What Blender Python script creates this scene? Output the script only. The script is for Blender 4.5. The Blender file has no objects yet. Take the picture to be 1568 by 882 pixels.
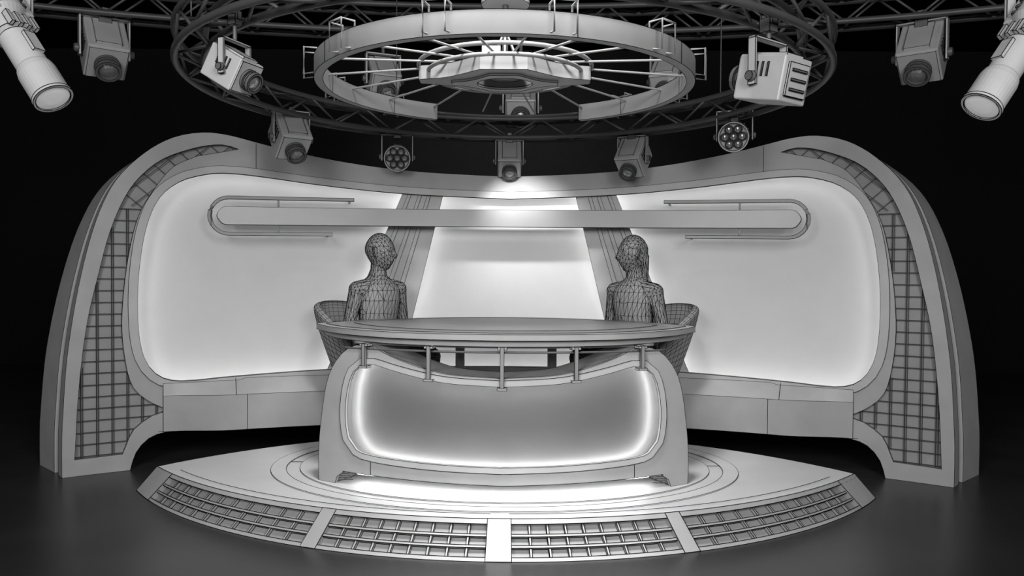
import bpy, bmesh, math, random
from math import sin, cos, pi, radians, asin, atan2, sqrt, exp
from mathutils import Vector, Matrix, geometry
random.seed(4)
scene = bpy.context.scene
try:
    scene.view_settings.view_transform = 'Standard'
except Exception:
    pass

# ---------------------------------------------------------------- materials
def mat(name, col, rough=0.6, metal=0.0, var=0.06, scale=6.0, emis=0.0, spec=0.4):
    m = bpy.data.materials.new(name); m.use_nodes = True
    nt = m.node_tree; b = nt.nodes['Principled BSDF']
    c = (col, col, col) if not isinstance(col, tuple) else col
    tc = nt.nodes.new('ShaderNodeTexCoord')
    n = nt.nodes.new('ShaderNodeTexNoise'); n.inputs['Scale'].default_value = scale
    n.inputs['Detail'].default_value = 3
    r = nt.nodes.new('ShaderNodeValToRGB')
    r.color_ramp.elements[0].position = 0.3; r.color_ramp.elements[1].position = 0.7
    r.color_ramp.elements[0].color = tuple(x*(1-var) for x in c)+(1,)
    r.color_ramp.elements[1].color = tuple(min(1, x*(1+var)) for x in c)+(1,)
    nt.links.new(tc.outputs['Object'], n.inputs['Vector'])
    nt.links.new(n.outputs['Fac'], r.inputs['Fac'])
    nt.links.new(r.outputs['Color'], b.inputs['Base Color'])
    b.inputs['Roughness'].default_value = rough
    b.inputs['Metallic'].default_value = metal
    b.inputs['Specular IOR Level'].default_value = spec
    if emis > 0:
        b.inputs['Emission Color'].default_value = (1, 1, 1, 1)
        b.inputs['Emission Strength'].default_value = emis
    return m

M_INK   = mat('ink_black', 0.006, 0.9, spec=0.0)
M_FRAME = mat('set_frame_grey', 0.38, 0.55)
M_LIGHT = mat('set_light_grey', 0.47, 0.5)
M_PANEL = mat('backlit_panel', 0.52, 0.6, var=0.02, emis=0.08)
M_DESKP = mat('desk_panel_satin', 0.20, 0.38, metal=0.3, var=0.02)
M_LED   = mat('led_strip', 1.0, emis=6.8)
M_LEDB  = mat('led_strip_underglow', 1.0, emis=11.0)
M_LEDLO = mat('led_strip_desk', 1.0, emis=20.0)
M_GRB   = mat('grille_backing', 0.30, 0.7)
M_GRD   = mat('grille_dark_bar', 0.04, 0.6)
M_PLAT  = mat('platform_white', 0.64, 0.45, var=0.03)
M_TOP   = mat('desk_top_grey', 0.24, 0.4)
M_TRUSS = mat('truss_dark_metal', 0.075, 0.45, metal=0.2)
M_FIX   = mat('fixture_grey', 0.44, 0.45, metal=0.1)
M_FIXD  = mat('fixture_dark', 0.10, 0.4)
M_GLASS = mat('lens_glass', 0.35, 0.15, metal=0.6)
M_WHT   = mat('ring_pale', 0.44, 0.5)
M_LENS  = mat('frosted_lens', 0.75, 0.4, emis=0.12)
M_BODY  = mat('mannequin_grey', 0.26, 0.6)
M_CHAIR = mat('chair_grey', 0.28, 0.6)
M_BAR   = mat('bar_satin_metal', 0.22, 0.35, metal=0.4, var=0.02)

# ---------------------------------------------------------------- mesh builder
class MB:
    def __init__(s):
        s.v = []; s.f = []; s.m = []; s.sm = []; s.ik = []; s.mats = []
    def mi(s, m):
        if m not in s.mats: s.mats.append(m)
        return s.mats.index(m)
    def add(s, verts, faces, m, smooth=False, ink=1, M=None):
        o = len(s.v)
        for p in verts:
            p = Vector(p)
            s.v.append(M @ p if M is not None else p)
        k = s.mi(m)
        for f in faces:
            s.f.append([i+o for i in f]); s.m.append(k); s.sm.append(smooth); s.ik.append(ink)
    def box(s, c, d, m, M=None, ink=1, bev=0.0):
        bm = bmesh.new(); bmesh.ops.create_cube(bm, size=1)
        for v in bm.verts: v.co = Vector((v.co.x*d[0], v.co.y*d[1], v.co.z*d[2]))
        if bev > 0:
            bmesh.ops.bevel(bm, geom=bm.edges[:], offset=bev, segments=2, affect='EDGES', profile=0.5)
        bm.verts.index_update()
        vs = [v.co + Vector(c) for v in bm.verts]; fs = [[v.index for v in f.verts] for f in bm.faces]
        bm.free(); s.add(vs, fs, m, False, ink, M)
    def cyl(s, p0, p1, r0, r1, m, seg=16, M=None, ink=1, caps=True):
        p0 = Vector(p0); p1 = Vector(p1); d = (p1-p0).normalized()
        q = d.to_track_quat('Z', 'Y')
        vs = []
        for p, r in ((p0, r0), (p1, r1)):
            for i in range(seg):
                a = 2*pi*i/seg
                vs.append(p + q @ Vector((r*cos(a), r*sin(a), 0)))
        fs = [[i, (i+1) % seg, seg+(i+1) % seg, seg+i] for i in range(seg)]
        s.add(vs, fs, m, True, 0 if not caps else ink, M)
        if caps:
            s.add(vs[:seg], [list(range(seg))[::-1]], m, False, ink, M)
            s.add(vs[seg:], [list(range(seg))], m, False, ink, M)
    def tube(s, pts, r, m, seg=6, closed=False, ink=0, M=None):
        pts = [Vector(p) for p in pts]; n = len(pts); vs = []
        for i in range(n):
            a = pts[(i-1) % n] if (closed or i > 0) else pts[i]
            b = pts[(i+1) % n] if (closed or i < n-1) else pts[i]
            t = (b-a).normalized()
            up = Vector((0, 0, 1)) if abs(t.z) < 0.9 else Vector((0, 1, 0))
            x = t.cross(up).normalized(); y = x.cross(t).normalized()
            for k in range(seg):
                an = 2*pi*(k+0.5)/seg
                vs.append(pts[i] + x*r*cos(an) + y*r*sin(an))
        fs = []
        for i in range(n if closed else n-1):
            j = (i+1) % n
            for k in range(seg):
                fs.append([i*seg+k, i*seg+(k+1) % seg, j*seg+(k+1) % seg, j*seg+k])
        if not closed:
            fs.append(list(range(seg))[::-1]); fs.append([(n-1)*seg+k for k in range(seg)])
        s.add(vs, fs, m, seg > 5, ink, M)
    def lathe(s, prof, m, seg=24, M=None, ink=1, smooth=True):
        vs = []; n = len(prof)
        for r, y in prof:
            for k in range(seg):
                a = 2*pi*k/seg; vs.append((r*cos(a), y, r*sin(a)))
        fs = []
        for i in range(n-1):
            for k in range(seg):
                fs.append([i*seg+k, i*seg+(k+1) % seg, (i+1)*seg+(k+1) % seg, (i+1)*seg+k])
        s.add(vs, fs, m, False, ink, M)
    def build(s, name, parent=None, ink=0.0017, thr=50):
        if ink > 0:
            ed = {}
            for fi, f in enumerate(s.f):
                if not s.ik[fi]: continue
                nrm = geometry.normal([s.v[i] for i in f]) if len(f) >= 3 else Vector((0, 0, 1))
                for a, b in zip(f, f[1:]+f[:1]):
                    ed.setdefault((min(a, b), max(a, b)), []).append((nrm, s.ik[fi]))
            lim = cos(radians(thr)); iv = []; jf = []
            for (a, b), l in ed.items():
                if len(l) == 1 or any(x[1] == 2 for x in l) or l[0][0].dot(l[1][0]) < lim:
                    p, q = s.v[a], s.v[b]; d = q-p
                    if d.length < 1e-5: continue
                    d.normalize()
                    up = Vector((0, 0, 1)) if abs(d.z) < 0.9 else Vector((0, 1, 0))
                    x = d.cross(up).normalized(); y = x.cross(d)
                    o = len(iv)
                    for e in (p - d*ink*0.5, q + d*ink*0.5):
                        for k in range(3):
                            an = 2*pi*k/3
                            iv.append(e + x*ink*cos(an) + y*ink*sin(an))
                    for k in range(3):
                        jf.append([o+k, o+(k+1) % 3, o+3+(k+1) % 3, o+3+k])
            s.add(iv, jf, M_INK, False, 0)
        me = bpy.data.meshes.new(name)
        me.from_pydata([tuple(v) for v in s.v], [], s.f)
        for m in s.mats: me.materials.append(m)
        me.polygons.foreach_set('material_index', s.m)
        me.polygons.foreach_set('use_smooth', s.sm)
        me.update()
        ob = bpy.data.objects.new(name, me); scene.collection.objects.link(ob)
        if parent: ob.parent = parent
        return ob

def empty(name):
    e = bpy.data.objects.new(name, None); scene.collection.objects.link(e); e.empty_display_size = 0.1
    return e

# ---------------------------------------------------------------- 2D helpers
def cat(pts, step=0.05):
    P = [Vector(p) for p in pts]; out = []
    for i in range(len(P)-1):
        p0 = P[i-1] if i > 0 else P[i]*2-P[i+1]
        p1, p2 = P[i], P[i+1]
        p3 = P[i+2] if i+2 < len(P) else P[i+1]*2-P[i]
        n = max(1, int((p2-p1).length/step))
        for k in range(n):
            t = k/n
            out.append(0.5*((2*p1)+(p2-p0)*t+(2*p0-5*p1+4*p2-p3)*t*t+(3*p1-p0-3*p2+p3)*t**3))
    out.append(P[-1].copy()); return [(v.x, v.y) for v in out]
def mir(half):
    r = [(-x, y) for x, y in reversed(half)]
    if abs(half[-1][0]) < 1e-6: r = r[1:]
    return half + r
def flip(poly): return [(-x, y) for x, y in poly]
def area(p): return 0.5*sum(p[i][0]*p[(i+1) % len(p)][1]-p[(i+1) % len(p)][0]*p[i][1] for i in range(len(p)))
def expand(p, d):
    s = 1 if area(p) > 0 else -1; out = []; n = len(p)
    for i in range(n):
        a, b, c = Vector(p[i-1]), Vector(p[i]), Vector(p[(i+1) % n])
        e1 = (b-a).normalized(); e2 = (c-b).normalized()
        n1 = Vector((e1.y, -e1.x)); n2 = Vector((e2.y, -e2.x))
        nn = (n1+n2); nn = nn.normalized() if nn.length > 1e-6 else n1
        q = b + nn*d*s/max(0.5, nn.dot(n1)); out.append((q.x, q.y))
    return out
def inside(pt, poly):
    x, y = pt; c = False; n = len(poly)
    for i in range(n):
        x1, y1 = poly[i]; x2, y2 = poly[(i+1) % n]
        if (y1 > y) != (y2 > y) and x < (x2-x1)*(y-y1)/(y2-y1)+x1: c = not c
    return c
def densify(p, step=0.08):
    out = []
    for i in range(len(p)):
        a = Vector(p[i]); b = Vector(p[(i+1) % len(p)]); n = max(1, int(math.ceil((b-a).length/step)))
        for k in range(n):
            q = a.lerp(b, k/n); out.append((q.x, q.y))
    return out
def clip(poly, axis, val):
    xs = []; n = len(poly)
    for i in range(n):
        a, b = poly[i], poly[(i+1) % n]
        if (a[axis] > val) != (b[axis] > val):
            t = (val-a[axis])/(b[axis]-a[axis]); xs.append(a[1-axis]+t*(b[1-axis]-a[1-axis]))
    xs.sort(); return list(zip(xs[0::2], xs[1::2]))

def plate(mb, F, outer, holes, o0, o1, m, back=True, colstep=0.1, rowstep=0.3, smooth=True, hole_o1=None):
    outer = densify(outer); holes = [densify(h) for h in holes]
    co = []; ed = []
    for loop in [outer]+holes:
        s = len(co); co += [Vector(p) for p in loop]
        ed += [(s+i, s+(i+1) % len(loop)) for i in range(len(loop))]
    if colstep:
        xs = [p[0] for p in outer]; ys = [p[1] for p in outer]
        x = math.ceil(min(xs)/colstep)*colstep
        while x < max(xs):
            y = min(ys)+rowstep*0.37
            while y < max(ys):
                if inside((x, y), outer) and not any(inside((x, y), h) for h in holes): co.append(Vector((x, y)))
                y += rowstep
            x += colstep
    r = geometry.delaunay_2d_cdt(co, ed, [], 0, 1e-6)
    V, Fc = r[0], r[2]; keep = []
    for f in Fc:
        c = sum((V[i] for i in f), Vector((0, 0)))/len(f)
        if inside(c, outer) and not any(inside(c, h) for h in holes): keep.append(list(f))
    mb.add([F(v.x, v.y, o0) for v in V], keep, m, smooth)
    if back: mb.add([F(v.x, v.y, o1) for v in V], [f[::-1] for f in keep], m, smooth)
    if abs(o1-o0) > 1e-5:
        for k, loop in enumerate([outer]+holes):
            oe = o1 if (k == 0 or hole_o1 is None) else hole_o1
            n = len(loop)
            vs = [F(x, y, o0) for x, y in loop]+[F(x, y, oe) for x, y in loop]
            mb.add(vs, [[i, (i+1) % n, n+(i+1) % n, n+i] for i in range(n)], m, False)

def slab(mb, F, t0, t1, v0, v1, o0, o1, nt, m, nv=1, ink=1):
    def grid(o):
        return [F(t0+(t1-t0)*i/nt, v0+(v1-v0)*j/nv, o) for i in range(nt+1) for j in range(nv+1)]
    fs = [[i*(nv+1)+j, (i+1)*(nv+1)+j, (i+1)*(nv+1)+j+1, i*(nv+1)+j+1] for i in range(nt) for j in range(nv)]
    mb.add(grid(o0), fs, m, True, ink)
    mb.add(grid(o1), [f[::-1] for f in fs], m, True, ink)
    loop = [(t0+(t1-t0)*i/nt, v0) for i in range(nt+1)]+[(t1, v0+(v1-v0)*j/nv) for j in range(1, nv+1)] \
        + [(t1+(t0-t1)*i/nt, v1) for i in range(1, nt+1)]+[(t0, v1+(v0-v1)*j/nv) for j in range(1, nv)]
    n = len(loop)
    mb.add([F(a, b, o0) for a, b in loop]+[F(a, b, o1) for a, b in loop],
           [[i, (i+1) % n, n+(i+1) % n, n+i] for i in range(n)], m, False, ink)

# ================================================================= STUDIO SHELL
mb = MB()
mb.box((0, 4.5, -0.05), (17, 13, 0.1), mat('floor_dark_gloss', 0.035, 0.32, var=0.15, scale=2), ink=0)
mb.build('floor', ink=0)
mb = MB(); mb.box((0, 10.9, 2.2), (17, 0.1, 4.4), mat('black_drape', 0.015, 0.95, spec=0.05), ink=0); mb.build('wall_back', ink=0)
mb = MB(); mb.box((0, 4.5, 4.45), (17, 13, 0.1), mat('black_ceiling', 0.004, 0.95, spec=0.0), ink=0); mb.build('ceiling', ink=0)

# ================================================================= CURVED SET WALL
RW, CW = 5.0, 0.9
def W(x, h, off):
    x = x*.987
    a = asin(max(-1, min(1, x/RW))); r = RW+off
    sh = .25*(min(1, abs(x)/2.86)**6)*max(0, off-.05)*(1 if x > 0 else -1)
    return Vector((r*sin(a)+sh, CW+r*cos(a)-abs(sh)*.3, h))
ot = cat([(-2.9, 0), (-2.9, .2), (-2.895, .383), (-2.87, .81), (-2.81, 1.28), (-2.73, 1.67), (-2.63, 1.94), (-2.48, 2.135), (-2.32, 2.255),
          (-2.15, 2.305), (-2.0, 2.30), (-1.86, 2.27), (-1.56, 2.205), (-1.15, 2.14), (-.67, 2.095), (0, 2.068)])
bt = cat([(-2.56, 0), (-2.53, .114), (-2.46, .205), (-2.36, .24), (-2.2, .245), (0, .245)])
OUT = mir(ot) + [p for p in reversed(mir(bt))]
win_h = cat([(0, .64), (-.7, .637), (-1.33, .628), (-1.967, .60), (-2.2, .585), (-2.33, .592), (-2.42, .643), (-2.485, .76), (-2.515, .96), (-2.515, 1.275),
             (-2.48, 1.59), (-2.42, 1.796), (-2.33, 1.92), (-2.185, 2.0), (-1.94, 2.03), (-1.33, 1.97), (-.77, 1.928), (0, 1.90)])
WIN = win_h + [(-x, y) for x, y in reversed(win_h)][1:-1]
cr = cat([(-2.84, .109), (-2.82, .547), (-2.78, .976), (-2.72, 1.32), (-2.66, 1.605), (-2.585, 1.83), (-2.5, 1.98), (-2.37, 2.11), (-2.18, 2.20), (-2.03, 2.23), (-1.93, 2.205)]) \
    + cat([(-2.18, 2.14), (-2.32, 2.055), (-2.43, 1.89), (-2.515, 1.70), (-2.57, 1.41), (-2.6, 1.054), (-2.59, .788), (-2.545, .563), (-2.44, .444), (-2.34, .39)]) \
    + cat([(-2.44, .358), (-2.54, .274), (-2.6, .115)])
GRL, GRR = cr, flip(cr)
wall = empty('curved_studio_set_wall')
mb = MB()
plate(mb, W, OUT, [WIN, GRL, GRR], 0.0, 0.10, M_FRAME, back=False, hole_o1=.02)
for G in (GRL, GRR):
    g2 = densify(G); n = len(g2)
    mb.add([W(x, y, .02) for x, y in g2]+[W(x, y, .05) for x, y in g2], [[i, (i+1) % n, n+(i+1) % n, n+i] for i in range(n)], M_FRAME, False, 0)
mb.build('front_frame', wall)
mb = MB()
inn = expand(OUT, -0.025)
dn = densify(inn)
mb.add([W(x, y, .10) for x, y in dn]+[W(x, y, .2) for x, y in dn], [[i, (i+1) % len(dn), len(dn)+(i+1) % len(dn), len(dn)+i] for i in range(len(dn))], M_LIGHT)
plate(mb, W, OUT, [], 0.17, 0.44, M_FRAME)
mb.build('back_shell', wall)
mb = MB(); ex = expand(WIN, 0.05)
plate(mb, W, ex, [WIN], -0.02, 0.0, M_LIGHT, back=False)
mb.build('window_lip', wall)
mb = MB(); plate(mb, W, expand(WIN, 0.085), [], 0.135, 0.14, M_PANEL, back=False); mb.build('backlit_panel', wall, ink=0)
# grilles: square lattice on the legs, turning into a diagonal lattice on the arch
mb = MB()
for G in (GRL, GRR):
    plate(mb, W, expand(G, 0.01), [], 0.045, 0.05, M_GRB, back=False)
    xs = [p[0] for p in G]; ys = [p[1] for p in G]; YS = 1.76
    st = 0.078; x = math.floor(min(xs)/st)*st
    while x < max(xs):
        for a, b in clip(G, 0, x+1e-4):
            b = min(b, YS)
            if b <= a: continue
            mb.tube([W(x, a, .025), W(x, b, .025)], .0036, M_GRD, 4)
            mb.tube([W(x+.010, a, .032), W(x+.010, b, .032)], .002, M_GRD, 4)
        x += st
    y = .12
    while y < YS+.01:
        for a, b in clip(G, 1, y+1e-4):
            k = max(1, int((b-a)/.08))
            mb.tube([W(a+(b-a)*i/k, y, .02) for i in range(k+1)], .0036, M_GRD, 4)
        y += st
    for ang in (pi/4, -pi/4):       # diagonals
        ca, sa = cos(ang), sin(ang)
        rot = [(px*ca+py*sa, -px*sa+py*ca) for px, py in G]
        vals = [p[1] for p in rot]; v = math.floor(min(vals)/.085)*.085
        while v < max(vals):
            for a, b in clip(rot, 1, v+1e-4):
                k = max(1, int((b-a)/.03)); seg = []
                for i in range(k+1):
                    u = a+(b-a)*i/k; X = u*ca-v*sa; Y = u*sa+v*ca
                    if Y > YS: seg.append(W(X, Y, .022))
                if len(seg) > 1: mb.tube(seg, .0036, M_GRD, 4)
            v += .085
mb.build('side_grilles', wall, ink=.0018)
# slanted pillars with fins
mb = MB(); led = MB()
PT_T, PT_B = 1.94, .62
def pil(sg, a_t, b_t, a_b, b_b):
    def F(t, v, o):
        x = (a_t+(b_t-a_t)*t)*v + (a_b+(b_b-a_b)*t)*(1-v)
        return W(sg*x, PT_B+(PT_T-PT_B)*v, o)
    return F
for sg in (-1, 1):
    F = pil(sg, .50, .80, .82, 1.34)
    slab(mb, F, 0, 1, 0, 1, .03, .05, 3, M_LIGHT, 8)
    for t0, t1 in ((.30, .38), (.52, .60), (.78, .86)):
        slab(mb, F, t0, t1, 0, 1, .02, .03, 1, M_LIGHT, 8)
    for e in (.10, .90):
        led.tube([F(e, v/12, .065) for v in range(13)], .008, M_LED, 6)
mb.build('slanted_pillars', wall, ink=.0014)
led.tube([W(x, y, .035) for x, y in expand(WIN, .045)], .009, M_LED, 6, closed=True)
led.build('edge_led_strips', wall, ink=0)
# ledge / plinth under the window
def prot(x):
    a = abs(x)
    t = max(0, min(1, (2.38-a)/.4)); return .12*t*t*(3-2*t)
mb = MB()
xs = [-2.38+4.76*i/96 for i in range(97)]
rows = [[W(x, .575 if abs(x) > 1.9 else .59, -.021) for x in xs], [W(x, .49, -.021-prot(x)) for x in xs],
        [W(x, .245, -.015-prot(x)) for x in xs], [W(x, .245, .02) for x in xs]]
for a, b in zip(rows[:-1], rows[1:]):
    nn = len(xs); mb.add(a+b, [[i, i+1, nn+i+1, nn+i] for i in range(nn-1)], M_LIGHT if a is rows[0] else M_FRAME, True)
for sx in (-1.95, 1.95): mb.tube([W(sx, .59, -.023), W(sx, .49, -.023-prot(sx))], .002, M_INK, 4)
for sx in (-1.88, 1.88): mb.tube([W(sx, .49, -.023-prot(sx)), W(sx, .245, -.017-prot(sx))], .002, M_INK, 4)
for sx in (-1.82, 1.82): mb.tube([W(sx, 2.03, -.001), W(sx, 2.255, -.001)], .002, M_INK, 4)
mb.build('lower_ledge', wall)

# decorative light bar
bar = MB()
def hb(x): return 1.745 - .018*(x/2.1)**2
def B(x, v, o): return W(x*.965, hb(x)+v, o)
bx = 2.13
cap = cat([(-bx+.06, -.062), (-bx+.02, -.055), (-bx-.015, 0), (-bx+.02, .055), (-bx+.06, .062)], .02)
outl = [(-bx+.06, -.062)]+cap+[(bx-.06, .062)]+[(-x, y) for x, y in reversed(cap)]
plate(bar, B, outl, [], -.14, -.10, M_BAR, rowstep=.05)
for sg in (-1, 1):
    top_end, bot_end = 1.20, 1.36
    pts = []
    x = -top_end
    while x > -2.05: pts.append((x, .125)); x -= .1
    for k in range(13):
        a = pi/2+pi*k/12; pts.append((-2.07+.12*cos(a), .125*sin(a)))
    x = -2.0
    while x < -bot_end: pts.append((x, -.125)); x += .1
    pts.append((-bot_end, -.125))
    bar.tube([B(-sg*x, y, -.12) for x, y in pts], .015, M_FRAME, 4, ink=1)
    bar.tube([B(sg*1.74, .125, -.12), B(sg*1.74, .06, -.12)], .007, M_FRAME, 6)
    bar.tube([B(sg*1.74, -.125, -.12), B(sg*1.74, -.06, -.12)], .007, M_FRAME, 6)
    for px in (.65, 1.3, 2.0):
        bar.cyl(B(sg*px, 0, -.10), B(sg*px, 0, .13), .012, .012, M_FRAME, 8)
    for (e, yy) in ((top_end, .125), (bot_end, -.125)):
        bar.cyl(B(sg*(e+.03), yy, -.11), B(sg*(e+.03), yy, .13), .008, .008, M_FRAME, 8)
bar.build('horizontal_light_bar', wall)

# ================================================================= PLATFORM
HP = .16
def PF(t, v, o):
    at = t*asin(2.1/2.836); ab = t*asin(2.25/2.83)
    T = Vector((2.836*sin(at), 6.606-2.836*cos(at), HP)); Bm = Vector((2.83*sin(ab), 6.46-2.83*cos(ab), 0))
    p = T.lerp(Bm, v); a = (at+ab)/2
    nrm = Vector((sin(a)*.75, -cos(a)*.75, .6)).normalized()
    return p - nrm*o
platE = empty('stage_platform')
plat = MB()
front = [tuple(PF(-1+2*i/60, 0, 0).xy) for i in range(61)]
back = []
for i in range(1, 40):
    a0 = atan2(2.1, 4.70-3.225); a = a0-2*a0*i/40
    back.append((2.566*sin(a), 3.225+2.566*cos(a)))
TOPO = front+back
FZ = lambda z0: (lambda x, y, o: Vector((x, y, z0-o)))
plate(plat, FZ(HP), TOPO, [], 0, .004, M_PLAT, back=False, colstep=0, smooth=False)
bb = [(x, y, 0) for x, y in back]; bt2 = [(x, y, HP) for x, y in back]
cr0, cl0 = PF(1, 1, 0), PF(-1, 1, 0)
vs = [PF(1, 0, 0)]+[Vector(p) for p in bt2]+[PF(-1, 0, 0)]; vb = [cr0]+[Vector(p) for p in bb]+[cl0]
n = len(vs); plat.add(vs+vb, [[i, i+1, n+i+1, n+i] for i in range(n-1)], M_FRAME)
slab(plat, PF, -1, 1, .0, 1, .03, .035, 60, M_GRB)
slab(plat, PF, -1, 1, 0, .13, 0, .035, 60, M_FRAME)
slab(plat, PF, -1, 1, .90, 1, 0, .035, 60, M_FRAME)
posts = [(-1, -.9), (-.385, -.352), (-.024, .024), (.352, .385), (.9, 1)]
for a, b in posts: slab(plat, PF, a, b, .0, 1, -.002, .035, 4, M_FRAME)
for (a, b, nc) in ((-.9, -.385, 11), (-.352, -.024, 9), (.024, .352, 9), (.385, .9, 11)):
    for i in range(1, nc):
        t = a+(b-a)*i/nc; w = .0022
        slab(plat, PF, t-w, t+w, .13, .90, .010, .028, 1, M_FRAME)
    for r in (1, 2):
        v = .13+.77*r/3
        slab(plat, PF, a, b, v-.03, v+.03, .006, .024, 12, M_FRAME)
for a, b in ((-.93, -.02), (.02, .93)):
    ln = []
    for i in range(41):
        t = a+(b-a)*i/40; p = PF(t, 0, 0); q = Vector((p.x*.965, 4.95+(p.y-4.95)*.955, HP+.0075)); ln.append(q)
    plat.tube(ln, .0016, M_INK, 4)
plat.build('platform_body', platE, ink=.0023)
rg = MB()
def ell(ax, ay, cy, n=96): return [(ax*sin(2*pi*i/n), cy-ay*cos(2*pi*i/n)) for i in range(n)]
rg_t = HP+.006
plate(rg, FZ(rg_t), ell(1.42, .97, 4.83), [ell(1.33, .89, 4.83)], 0, .0055, M_PLAT, back=False, colstep=0, smooth=False)
plate(rg, FZ(rg_t), ell(1.25, .82, 4.83), [], 0, .0055, M_PLAT, back=False, colstep=0, smooth=False)
for sg in (-1, 1):
    rg.tube([(sg*1.33, 4.83, rg_t), (sg*1.25, 4.83, rg_t)], .002, M_INK, 4)
rg.build('inlay_rings', platE, ink=.0016)

# ================================================================= DESK
desk = empty('news_anchor_desk')
RD, CD = 2.0, 6.12
def D(x, h, off):
    a = asin(max(-1, min(1, x/RD))); r = RD-off
    return Vector((r*sin(a), CD-r*cos(a), h))
dt = cat([(-1.045, HP+.006), (-1.047, .3), (-1.035, .474), (-.995, .72), (-.935, .85), (-.855, .928), (-.77, .95), (-.70, .935), (-.55, .875), (-.31, .812), (0, .792)], .04)
db = cat([(-.94, HP+.006), (-.925, .205), (-.885, .235), (-.8, .238), (0, .222)], .03)
DOUT = mir(dt)+list(reversed(mir(db)))
dwh = cat([(0, .32), (-.4, .33), (-.70, .347), (-.80, .37), (-.85, .43), (-.868, .56), (-.855, .70), (-.82, .80), (-.765, .845), (-.70, .847), (-.55, .81), (-.31, .765), (0, .748)], .04)
DWIN = dwh+[(-x, y) for x, y in reversed(dwh)][1:-1]
mb = MB()
DW2 = expand(DWIN, .033)
plate(mb, D, DOUT, [DW2], 0, .02, M_FRAME, back=True, rowstep=.15)
plate(mb, D, DW2, [DWIN], -.010, .008, M_LIGHT, back=True, rowstep=.15)
for x0 in (-.72, .72): mb.tube([D(x0, .24, -.001), D(x0, .31, -.001)], .002, M_INK, 4)
for sg in (-1, 1):
    for k in range(5):
        y0 = .18+.011*k
        mb.tube([D(sg*.935, y0, .03), D(sg*(.86+.008*k), y0+.004, .05)], .003, M_FIXD, 4)
mb.build('front_shell', desk)
mb = MB()
plate(mb, D, expand(DOUT, -.012), [], .14, .155, M_FRAME, rowstep=.15)
do = densify(expand(DOUT, -.004)); n = len(do)
mb.add([D(x, y, .02) for x, y in do]+[D(x, y, .30) for x, y in do], [[i, (i+1) % n, n+(i+1) % n, n+i] for i in range(n)], M_FRAME)
mb.build('pedestal_body', desk)
mb = MB(); plate(mb, D, expand(DWIN, .035), [], .09, .10, M_DESKP, back=False, rowstep=.1); mb.build('front_panel', desk, ink=0)
mb = MB()
lp = expand(DWIN, .024)
mb.tube([D(x, y, .03) for x, y in lp], .006, M_LEDLO, 6, closed=True)
mb.tube([D(-.84+1.68*i/30, .225, .06) for i in range(31)], .009, M_LEDB, 6)
mb.build('led_strips', desk, ink=0)
# table top
TZ = 1.026
tf = cat([(-1.165, 4.90), (-1.17, 4.83), (-.98, 4.52), (-.66, 4.25), (-.33, 4.13), (0, 4.09)], .05)
tb = cat([(-1.165, 4.90), (-1.05, 5.08), (-.86, 5.28), (-.55, 5.50), (-.25, 5.60), (0, 5.62)], .05)
TT = mir(tf)+list(reversed(mir(tb)))[1:-1]
mb = MB()
plate(mb, FZ(TZ), TT, [], 0, .032, M_FRAME, colstep=0, smooth=False)
def sc(p, sx, sy, cy=4.85): return [(x*sx, cy+(y-cy)*sy) for x, y in p]
plate(mb, FZ(TZ+.004), sc(TT, .95, .92), [], 0, .006, M_TOP, colstep=0, smooth=False, back=False)
plate(mb, FZ(TZ+.008), sc(TT, .80, .78), [], 0, .006, M_TOP, colstep=0, smooth=False, back=False)
plate(mb, FZ(TZ-.032), sc(TT, .955, .955), [], 0, .035, M_FRAME, colstep=0, smooth=False)
mb.build('table_top', desk)
mb = MB()
for x, hbm in ((-.745, .83), (-.385, .775), (0, .735), (.385, .775), (.745, .83)):
    p = D(x, 0, -.028); a = asin(x/RD)
    M = Matrix.Translation(p) @ Matrix.Rotation(a, 4, 'Z')
    mb.box((0, 0, (hbm+.96)/2), (.020, .014, .96-hbm), M_BODY, M)
    mb.box((.0, .012, hbm+.004), (.05, .045, .012), M_FRAME, M)
    mb.box((.0, .02, .953), (.05, .05, .012), M_FRAME, M)
mb.tube([D(-.9+1.8*i/40, .93, .0) for i in range(41)], .006, M_FIXD, 6)
mb.tube([D(-.9+1.8*i/40, .95, .12) for i in range(41)], .010, M_FRAME, 6)
for sg in (-1, 1):
    mb.cyl((sg*.30, 5.1, HP+.006), (sg*.30, 5.1, .965), .03, .03, M_FRAME, 12)
mb.build('support_brackets', desk)

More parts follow.
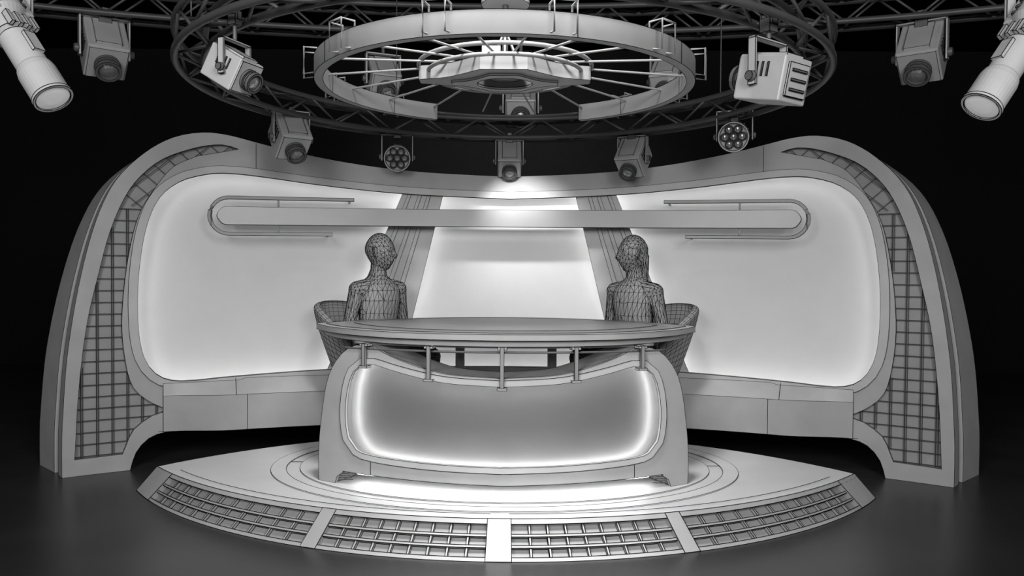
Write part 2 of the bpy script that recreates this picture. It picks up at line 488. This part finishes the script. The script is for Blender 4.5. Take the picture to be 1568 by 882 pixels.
# ================================================================= CHAIRS + PEOPLE
def to_world(pos, yaw): return Matrix.Translation(pos) @ Matrix.Rotation(yaw, 4, 'Z')
def chair(pos, yaw, name):
    M = to_world(pos, yaw); mb = MB()
    nu, nv = 26, 14
    def S(u, v, o):
        ph = (u-.5)*2*radians(108)
        a = abs(ph)/radians(108)
        top = .975-.26*a**2.6
        h = .44+(top-.44)*sin(min(v, 1)*pi/2*.98)**.9
        r = .17+.15*sin(v*pi*.60)**.9 + o
        if v > .8: r -= .035*((v-.8)/.2)**2*(1 if o > 0 else -.2)
        return Vector((r*1.02*sin(ph), .06+r*cos(ph), h))
    for o in (0, .035):
        vs = [S(i/nu, j/nv, o) for i in range(nu+1) for j in range(nv+1)]
        fs = [[i*(nv+1)+j, (i+1)*(nv+1)+j, (i+1)*(nv+1)+j+1, i*(nv+1)+j+1] for i in range(nu) for j in range(nv)]
        mb.add(vs, fs, M_CHAIR, True, 2, M)
    rl = [(0, j/nv) for j in range(nv)]+[(i/nu, 1) for i in range(nu+1)]+[(1, 1-j/nv) for j in range(1, nv+1)]
    n = len(rl); mb.add([S(a, b, 0) for a, b in rl]+[S(a, b, .035) for a, b in rl], [[i, i+1, n+i+1, n+i] for i in range(n-1)], M_CHAIR, False, 1, M)
    def ring(r, z): return [Vector((r*sin(a)*1.0, .0+r*cos(a)*1.05-.02, z)) for a in [2*pi*k/28 for k in range(28)]]
    L = [ring(.02, .43), ring(.20, .43), ring(.235, .46), ring(.242, .50), ring(.225, .525), ring(.02, .538)]
    vs = [p for l in L for p in l]; fs = []
    for i in range(len(L)-1):
        for k in range(28): fs.append([i*28+k, i*28+(k+1) % 28, (i+1)*28+(k+1) % 28, (i+1)*28+k])
    mb.add(vs, fs, M_CHAIR, True, 2, M)
    mb.cyl((0, 0, .38), (0, 0, .44), .10, .16, M_FIXD, 16, M)
    for k in range(4):
        a = pi/4+k*pi/2
        mb.cyl((.10*sin(a), .10*cos(a), .41), (.25*sin(a), .25*cos(a), .007), .018, .011, M_FIXD, 10, M)
    return mb.build(name, ink=.0017)

def capsule(bm, p0, p1, r0, r1, seg=14):
    p0 = Vector(p0); p1 = Vector(p1); d = p1-p0; L = max(d.length, 1e-4); q = d.normalized().to_track_quat('Z', 'Y')
    prof = []
    for k in range(5): a = -pi/2+pi/2*k/4; prof.append((r0*cos(a), r0*sin(a)))
    for k in range(5): a = pi/2*k/4; prof.append((r1*cos(a), L+r1*sin(a)))
    rings = []
    for r, z in prof:
        r = max(r, 1e-4)
        rings.append([bm.verts.new(p0+q @ Vector((r*cos(2*pi*k/seg), r*sin(2*pi*k/seg), z))) for k in range(seg)])
    bm.faces.new(rings[0][::-1]); bm.faces.new(rings[-1])
    for a, b in zip(rings[:-1], rings[1:]):
        for k in range(seg): bm.faces.new((a[k], a[(k+1) % seg], b[(k+1) % seg], b[k]))
def loft(bm, secs, seg=28):
    rings = [[bm.verts.new((rx*cos(2*pi*k/seg), yo+ry*sin(2*pi*k/seg), z)) for k in range(seg)] for z, rx, ry, yo in secs]
    bm.faces.new(rings[0][::-1]); bm.faces.new(rings[-1])
    for a, b in zip(rings[:-1], rings[1:]):
        for k in range(seg): bm.faces.new((a[k], a[(k+1) % seg], b[(k+1) % seg], b[k]))

def person(pos, yaw, head_yaw, name, long_hair):
    bm = bmesh.new()
    loft(bm, [(.545, .10, .09, .0), (.58, .165, .125, .0), (.64, .178, .128, 0), (.72, .158, .108, 0), (.81, .14, .10, 0), (.90, .148, .107, -.004),
              (.99, .162, .112, -.008), (1.06, .165, .102, -.004), (1.105, .142, .086, 0), (1.135, .10, .073, .005), (1.16, .064, .062, .006), (1.20, .052, .056, .0), (1.30, .050, .056, -.01)])
    hc = Vector((0, -.018, 1.325)); Rh = Matrix.Rotation(head_yaw, 3, 'Z')
    nu, nv = 48, 36; rings = []; ks = 1.05
    for j in range(1, nv):
        th = pi*j/nv; row = []
        for i in range(nu):
            ph = 2*pi*i/nu
            x, y, z = sin(th)*cos(ph), sin(th)*sin(ph), cos(th)
            px, py, pz = x*.077, y*.098, z*.124
            if z < 0:
                px *= 1-.34*(-z)**1.4
                if y > 0: py *= 1-.50*(-z)
            if y < 0:
                py += .011*exp(-((abs(x)-.36)/.15)**2-((z-.03)/.10)**2)
                py -= .006*exp(-((z-.20)/.10)**2)*exp(-(x/.5)**2)
                py -= .032*exp(-(x/.13)**2)*exp(-((z+.22)/.13)**2)
                py -= .013*exp(-(x/.10)**2)*exp(-((z+.02)/.16)**2)
                py -= .011*exp(-(x/.26)**2)*(exp(-((z+.50)/.05)**2)+exp(-((z+.62)/.05)**2))
                py -= .018*exp(-(x/.3)**2)*exp(-((z+.88)/.14)**2)
            if z > .15 and y > -.62:
                g = min(1, (y+.62)/.15)*min(1, (z-.15)/.1); px *= 1+.04*g; py *= 1+.04*g; pz *= 1+.02*g
            row.append(bm.verts.new(hc+Rh @ Vector((px*ks, py*ks, pz*ks))))
        rings.append(row)
    bm.faces.new(rings[0]); bm.faces.new(rings[-1][::-1])
    for a, b in zip(rings[:-1], rings[1:]):
        for k in range(nu): bm.faces.new((a[(k+1) % nu], a[k], b[k], b[(k+1) % nu]))
    for sg in (-1, 1):
        capsule(bm, hc+Rh @ Vector((sg*.082, .012, .022)), hc+Rh @ Vector((sg*.078, .004, -.028)), .014, .010)
    if long_hair:
        for xx in (-.04, -.013, .013, .04):
            capsule(bm, hc+Rh @ Vector((xx, .070, -.02)), hc+Rh @ Vector((xx*.9, .082, -.19)), .030, .016)
    for sg in (-1, 1):
        S = Vector((sg*.175, .0, 1.065)); E = Vector((sg*.228, .02, .82)); Wr = Vector((sg*.165, -.21, .735))
        capsule(bm, (sg*.10, 0, 1.07), S, .068, .058); capsule(bm, S, E, .054, .041); capsule(bm, E, Wr, .041, .027)
        pal = Vector((sg*.145, -.285, .718)); dirp = (pal-Wr).normalized()
        side = dirp.cross(Vector((0, 0, 1))).normalized()*(-sg)
        for k in (-1, 0, 1): capsule(bm, Wr+side*.009*k, pal+side*.024*k, .018, .014)
        lens = [.062, .074, .080, .070]
        for k in range(4):
            b0 = pal+side*(-.030+.020*k); l = lens[k]
            a1 = b0+(dirp*.9+side*(.1*(k-1.5))+Vector((0, 0, .02))).normalized()*l*.45
            a2 = a1+(dirp+Vector((0, 0, -.35))).normalized()*l*.32
            a3 = a2+(dirp+Vector((0, 0, -.8))).normalized()*l*.23
            capsule(bm, b0, a1, .0095, .009); capsule(bm, a1, a2, .009, .0083); capsule(bm, a2, a3, .0083, .0075)
        t0 = Wr+dirp*.025+side*.022; t1 = t0+(dirp*.6+side*.9).normalized()*.038; t2 = t1+(dirp+side*.35+Vector((0, 0, -.2))).normalized()*.03
        capsule(bm, t0, t1, .012, .0105); capsule(bm, t1, t2, .0105, .009)
        H = Vector((sg*.09, -.01, .632)); K = Vector((sg*.115, -.45, .625)); A = Vector((sg*.12, -.44, .10))
        capsule(bm, H, K, .088, .060); capsule(bm, K, (sg*.118, -.435, .42), .058, .052); capsule(bm, (sg*.118, -.435, .42), A, .052, .036)
        capsule(bm, (sg*.12, -.425, .045), (sg*.135, -.60, .036), .036, .028); capsule(bm, (sg*.12, -.50, .05), (sg*.13, -.60, .038), .040, .030)
    me = bpy.data.meshes.new('tmp'); bm.to_mesh(me); bm.free()
    ob = bpy.data.objects.new('tmp', me); scene.collection.objects.link(ob)
    r = ob.modifiers.new('r', 'REMESH'); r.mode = 'VOXEL'; r.voxel_size = .0065
    s = ob.modifiers.new('s', 'SMOOTH'); s.factor = .5; s.iterations = 3
    d = ob.modifiers.new('d', 'DECIMATE'); d.ratio = .042
    dg = bpy.context.evaluated_depsgraph_get(); ev = ob.evaluated_get(dg); m2 = ev.to_mesh()
    vs = [v.co.copy() for v in m2.vertices]; fs = [list(p.vertices) for p in m2.polygons]
    ev.to_mesh_clear(); bpy.data.objects.remove(ob)
    mb = MB(); mb.add(vs, fs, M_BODY, True, 2, to_world(pos, yaw))
    return mb.build(name, ink=.0018)

for sg in (-1, 1):
    yaw = radians(46)*(-sg); p = Vector((.885 if sg > 0 else -.905, 5.47, HP))
    person(p, yaw, radians(36)*(-sg), 'seated_presenter', sg > 0)
    back = Matrix.Rotation(yaw, 3, 'Z') @ Vector((0, .06, 0))
    chair(p+back, yaw+radians(22)*(-sg), 'tub_chair')

# ================================================================= TRUSSES
def truss(mb, F, t0, t1, n, closed, w, h, r=.017, rb=.0075):
    ts = [t0+(t1-t0)*i/n for i in range(n if closed else n+1)]
    ch = [(0, 0), (0, h), (-w, 0), (-w, h)]
    for a, b in ch: mb.tube([F(t, a, b) for t in ts], r, M_TRUSS, 8, closed)
    N = len(ts); st = 2
    for (a, b) in (((0, 0), (0, h)), ((-w, 0), (-w, h)), ((0, 0), (-w, 0)), ((0, h), (-w, h))):
        k = 0
        for i in range(0, N-(0 if closed else st), st):
            j = (i+st) % N
            p, q = (a, b) if k % 2 == 0 else (b, a)
            mb.tube([F(ts[i], *p), F(ts[j], *q)], rb, M_TRUSS, 6)
            k += 1
RC = 4.3
def ringF(R, z0, cy=RC): return lambda t, ro, z: Vector(((R+ro)*sin(t), cy+(R+ro)*cos(t), z0+z))
mb = MB()
truss(mb, ringF(1.66, 2.35), 0, 2*pi, 88, True, .13, .135)
for k in range(4):
    a = pi/4+.25+k*pi/2
    mb.cyl((1.6*sin(a), RC+1.6*cos(a), 2.48), (1.6*sin(a), RC+1.6*cos(a), 4.4), .004, .004, M_TRUSS, 6)
mb.build('circular_lighting_truss', ink=0)
mb = MB()
F2 = lambda t, ro, z: Vector(((9.7+ro)*sin(t), -3.5+(9.7+ro)*cos(t), 3.17+z))
truss(mb, F2, -.46, .46, 72, False, .2, .2, .022, .009)
for x in (-.42, -.2, .2, .42): mb.cyl(F2(x, -.1, .2), F2(x, -.1, 1.23), .005, .005, M_TRUSS, 6)
mb.build('curved_back_truss', ink=0)

# ================================================================= SUSPENDED RING
mb = MB()
RR, Z0, Z1 = 1.012, 2.350, 2.452
def RF(t, v, o): return Vector(((RR-o)*sin(t), RC+(RR-o)*cos(t), Z0+(Z1-Z0)*v))
g = radians(28.5)
slab(mb, RF, g, 2*pi-g, 0, 1, 0, .045, 84, M_WHT)
for k in range(8):
    t = g+(2*pi-2*g)*(k+.5)/8
    mb.tube([RF(t, 0, -.001), RF(t, 1, -.001)], .002, M_INK, 4); mb.tube([RF(t, 0, .046), RF(t, 1, .046)], .002, M_INK, 4)
mb.tube([RF(-g+2*g*i/16, .5, .02) for i in range(17)], .008, M_FIXD, 8)
for k in range(18):
    a = 2*pi*(k+.5)/18
    mb.cyl(Vector((.14*sin(a), RC-.05+.14*cos(a), 2.47)), RF(a, .75, .03), .006, .006, M_FRAME, 6, ink=0)
for k in range(12):
    a = 2*pi*(k+.5)/12
    if abs(sin(a)) < .4 and cos(a) > 0: continue
    c = Vector((sin(a), cos(a), 0)); tt = Vector((cos(a), -sin(a), 0))*.05
    p = RF(a, 1, 0)
    for s2 in (-1, 1):
        mb.tube([p+tt*s2-c*.02, p+tt*s2+Vector((0, 0, .035))-c*.02, p+tt*s2+c*.05+Vector((0, 0, .035)), p+tt*s2+c*.05-Vector((0, 0, .10)), p+tt*s2-Vector((0, 0, .09))+c*.002], .005, M_FRAME, 6)
    mb.tube([p-tt+c*.05+Vector((0, 0, .035)), p+tt+c*.05+Vector((0, 0, .035))], .005, M_FRAME, 6)
for rr, zz in ((.47, 2.47), (.42, 2.43)):
    mb.tube([Vector((rr*sin(2*pi*i/60), RC+rr*cos(2*pi*i/60), zz)) for i in range(60)], .011, M_FRAME, 8, True)
q = cat([(-.46, .045), (-.30, .10), (-.12, .26)], .03)
star = q+[(-x, y) for x, y in reversed(q)]
star = star+[(-x, -y) for x, y in star]
circ = [(.15*cos(2*pi*i/40), .13*sin(2*pi*i/40)) for i in range(40)]
plate(mb, lambda x, y, o: Vector((x, RC-.05+y, 2.455-o)), star, [circ], 0, .075, M_WHT, colstep=0, smooth=False)
plate(mb, lambda x, y, o: Vector((x, RC-.05+y, 2.38-o)), [(x*.62, y*.7) for x, y in star], [circ], 0, .012, M_LIGHT, colstep=0, smooth=False)
mb.cyl((0, RC-.05, 2.40), (0, RC-.05, 2.46), .09, .12, M_FIXD, 24)
for k in range(6):
    a = k*pi/3; mb.cyl((.12*sin(a), RC-.05+.10*cos(a), 2.40), (0, RC-.05, 2.66), .006, .006, M_FIX, 6, ink=0)
mb.box((.05, RC+.05, 2.53), (.16, .1, .05), M_FIX); mb.box((-.07, RC-.1, 2.52), (.10, .12, .05), M_FIX)
mb.cyl((0, RC-.05, 2.43), (0, RC-.05, 4.4), .016, .016, M_FIXD, 10)
mb.cyl((0, RC-.05, 2.79), (0, RC-.05, 2.85), .13, .13, M_WHT, 36)
mb.cyl((0, RC-.05, 2.85), (0, RC-.05, 2.88), .10, .07, M_WHT, 36)
mb.build('suspended_ring_light_rig')

# ================================================================= FIXTURES
def yoke(mb, Mp, hw, arm, top, mt=M_FIX):
    for sg in (-1, 1):
        mb.box((sg*hw, 0, arm/2-.01), (.008, .032, arm+.04), mt, Mp)
        mb.cyl((sg*(hw+.004), 0, 0), (sg*(hw+.022), 0, 0), .02, .017, M_FIXD, 12, Mp)
    mb.box((0, 0, arm+.01), (hw*2+.008, .032, .008), mt, Mp)
    mb.cyl((0, 0, arm+.01), (0, 0, max(top-.03, arm+.03)), .010, .010, M_FIXD, 8, Mp)
    mb.box((0, 0, top-.012), (.05, .045, .05), M_FIXD, Mp)
    for sg in (-1, 1): mb.box((sg*.0, sg*.024, top+.012), (.03, .008, .04), M_FIXD, Mp)

def box_spot(c, pan, tilt, top, s=1.0):
    mb = MB(); Mp = Matrix.Translation(c) @ Matrix.Rotation(pan, 4, 'Z') @ Matrix.Scale(s, 4)
    Mt = Mp @ Matrix.Rotation(tilt, 4, 'X')
    mb.box((0, .02, 0), (.165, .20, .165), M_FIX, Mt, bev=.006)
    mb.box((0, .02, .088), (.10, .16, .012), M_FIX, Mt)
    mb.box((0, -.083, 0), (.15, .008, .15), M_FIX, Mt)
    mb.box((0, .125, 0), (.12, .008, .12), M_FIX, Mt)
    for k in range(3): mb.box((0, .131, -.035+.035*k), (.09, .006, .008), M_FIXD, Mt)
    for k in range(4):
        for sg in (-1, 1): mb.box((sg*.084, -.02+.024*k, .03), (.004, .006, .05), M_FIXD, Mt)
    mb.lathe([(.0, -.085), (.050, -.087), (.052, -.105), (.044, -.107), (.044, -.122), (.052, -.124), (.052, -.142), (.041, -.142), (.038, -.128), (0, -.125)], M_FIXD, 24, Mt)
    mb.lathe([(.0, -.140), (.02, -.138), (.037, -.129)], M_GLASS, 24, Mt, ink=0)
    yoke(mb, Mp, .097, .135, top/s)
    return mb.build('box_spotlight')

def par_can(c, pan, tilt, top, s=1.0):
    mb = MB(); Mp = Matrix.Translation(c) @ Matrix.Rotation(pan, 4, 'Z') @ Matrix.Scale(s, 4)
    Mt = Mp @ Matrix.Rotation(tilt, 4, 'X')
    mb.lathe([(0, .10), (.055, .10), (.075, .06), (.085, .0), (.092, -.03), (.098, -.035), (.098, -.065), (.088, -.065), (.086, -.045), (0, -.045)], M_FIX, 24, Mt)
    for k in range(14):
        a = 2*pi*k/14; R = Mt @ Matrix.Rotation(a, 4, 'Y')
        mb.box((.078, .035, 0), (.03, .09, .006), M_FIX, R)
    for k in range(7):
        a = k*pi/3; x, z = (0, 0) if k == 6 else (.054*cos(a), .054*sin(a))
        T = Mt @ Matrix.Translation((x, 0, z))
        mb.lathe([(.027, -.045), (.027, -.058), (.022, -.060)], M_FIXD, 16, T)
        mb.lathe([(.022, -.058), (.012, -.064), (0, -.066)], M_GLASS, 16, T, ink=0)
    yoke(mb, Mp, .112, .15, top/s)
    return mb.build('led_par_light')

RZ = 2.35
box_spot((.0, 5.86, 2.18), radians(2), radians(52), RZ-2.18, 1.05)
box_spot((.885, 5.64, 2.165), radians(-30), radians(50), RZ-2.165, 1.12)
par_can((-.81, 5.69, 2.18), radians(8), radians(18), RZ-2.18, .98)
box_spot((-1.395, 5.05, 2.205), radians(36), radians(50), RZ-2.205, 1.2)
par_can((1.44, 5.0, 2.225), radians(-22), radians(15), RZ-2.225, .98)
box_spot((1.07, 3.14, 2.125), radians(-142), radians(-12), RZ-2.125, 1.05)
box_spot((-1.04, 3.10, 2.14), radians(70), radians(30), RZ-2.14, .80)
def bt_pt(x):
    t = asin(x/9.6); return -3.5+9.6*cos(t)
for x, z, s, pan, tl in ((-2.92, 2.92, 1.65, 38, 50), (2.93, 2.91, 1.65, -38, 50), (-.98, 2.82, 1.35, 24, 42), (1.20, 2.82, 1.35, -24, 42), (.08, 2.62, 1.4, 0, 35)):
    box_spot((x, bt_pt(x), z), radians(pan), radians(tl), 3.17-z, s)

def profile_spot(c, pan, tilt, top, s=1.0):
    mb = MB(); Mp = Matrix.Translation(c) @ Matrix.Rotation(pan, 4, 'Z') @ Matrix.Scale(s, 4)
    Mt = Mp @ Matrix.Rotation(tilt, 4, 'X')
    mb.lathe([(0, .24), (.05, .24), (.07, .22), (.075, .06), (.062, .04), (.062, -.02), (.05, -.03), (.05, -.16), (.056, -.17), (.060, -.19), (.060, -.29), (.063, -.29), (.063, -.30), (.055, -.30), (.054, -.297)], M_WHT, 32, Mt)
    mb.lathe([(.054, -.295), (.03, -.299), (0, -.30)], M_LENS, 32, Mt, ink=0)
    mb.box((0, .13, 0), (.16, .17, .11), M_WHT, Mt, bev=.008)
    for k in range(5): mb.box((0, .07+.03*k, .062), (.09, .012, .014), M_FIXD, Mt)
    for k in range(4):
        mb.box((0.03*(k-1.5), -.005, .055), (.012, .05, .02), M_FIX, Mt)
    mb.box((0, -.095, .052), (.04, .08, .012), M_FIX, Mt)
    for sg in (-1, 1):
        mb.box((sg*.095, .04, .11), (.01, .04, .26), M_WHT, Mp)
        mb.cyl((sg*.08, .04, 0), (sg*.12, .04, 0), .028, .022, M_FIXD, 14, Mp)
    mb.box((0, .04, .24), (.20, .04, .012), M_WHT, Mp)
    mb.cyl((0, .04, .24), (0, .04, top/s), .018, .018, M_FIXD, 12, Mp)
    return mb.build('profile_spotlight')
profile_spot((-1.865, 3.0, 2.265), radians(72), radians(52), 4.4-2.265, 1.15)
profile_spot((1.995, 3.0, 2.25), radians(-72), radians(52), 4.4-2.25, 1.15)

# ================================================================= LIGHTS
def area_l(name, loc, tgt, size, power, sy=None):
    L = bpy.data.lights.new(name, 'AREA'); L.energy = power; L.size = size
    if sy: L.shape = 'RECTANGLE'; L.size_y = sy
    o = bpy.data.objects.new(name, L); scene.collection.objects.link(o); o.location = loc
    o.rotation_euler = (Vector(tgt)-Vector(loc)).to_track_quat('-Z', 'Y').to_euler(); return o
def spot(name, loc, tgt, power, ang, blend=.6, rad=.1):
    L = bpy.data.lights.new(name, 'SPOT'); L.energy = power; L.spot_size = radians(ang); L.spot_blend = blend; L.shadow_soft_size = rad
    o = bpy.data.objects.new(name, L); scene.collection.objects.link(o); o.location = loc
    o.rotation_euler = (Vector(tgt)-Vector(loc)).to_track_quat('-Z', 'Y').to_euler(); return o
area_l('added_key_area', (-1.8, -1.2, 2.9), (-.3, 5, 1.7), 1.8, 160)  # added off-camera area light, soft general light on the whole set
area_l('added_fill_area', (1.8, -1.2, 2.9), (.3, 5, 1.7), 1.8, 172)  # matching added area light on the right, no fixture modelled
spot('platform_wash', (0, 3.0, 4.2), (0, 4.6, .1), 470, 66, .8, .3)
spot('floor_wash', (.12, 3.05, 2.2), (.15, 3.25, 0), 330, 56, 1.0, .15)
spot('bar_spot', (.0, 5.36, 2.05), (.08, 5.76, 1.78), 38, 85, 1.0, .02)
spot('added_backdrop_light', (0, 7.2, 3.6), (0, 10.9, 2.5), 260, 75, 1.0, .3)  # added unseen spot, lifts the drape above the wall to dark grey
w = bpy.data.worlds.new('studio_dark'); scene.world = w; w.use_nodes = True
w.node_tree.nodes['Background'].inputs[0].default_value = (.5, .5, .52, 1); w.node_tree.nodes['Background'].inputs[1].default_value = .02

# ================================================================= CAMERA
cam = bpy.data.cameras.new('camera'); co = bpy.data.objects.new('camera', cam); scene.collection.objects.link(co)
cam.sensor_width = 36; cam.lens = 36*1200/1568; cam.clip_start = .05
co.matrix_world = Matrix.Translation((.1, 0, 1.36)) @ Matrix.Rotation(radians(.72), 4, 'Z') @ Matrix.Rotation(radians(90-1.24), 4, 'X') @ Matrix.Rotation(radians(.42), 4, 'Z')
scene.camera = co
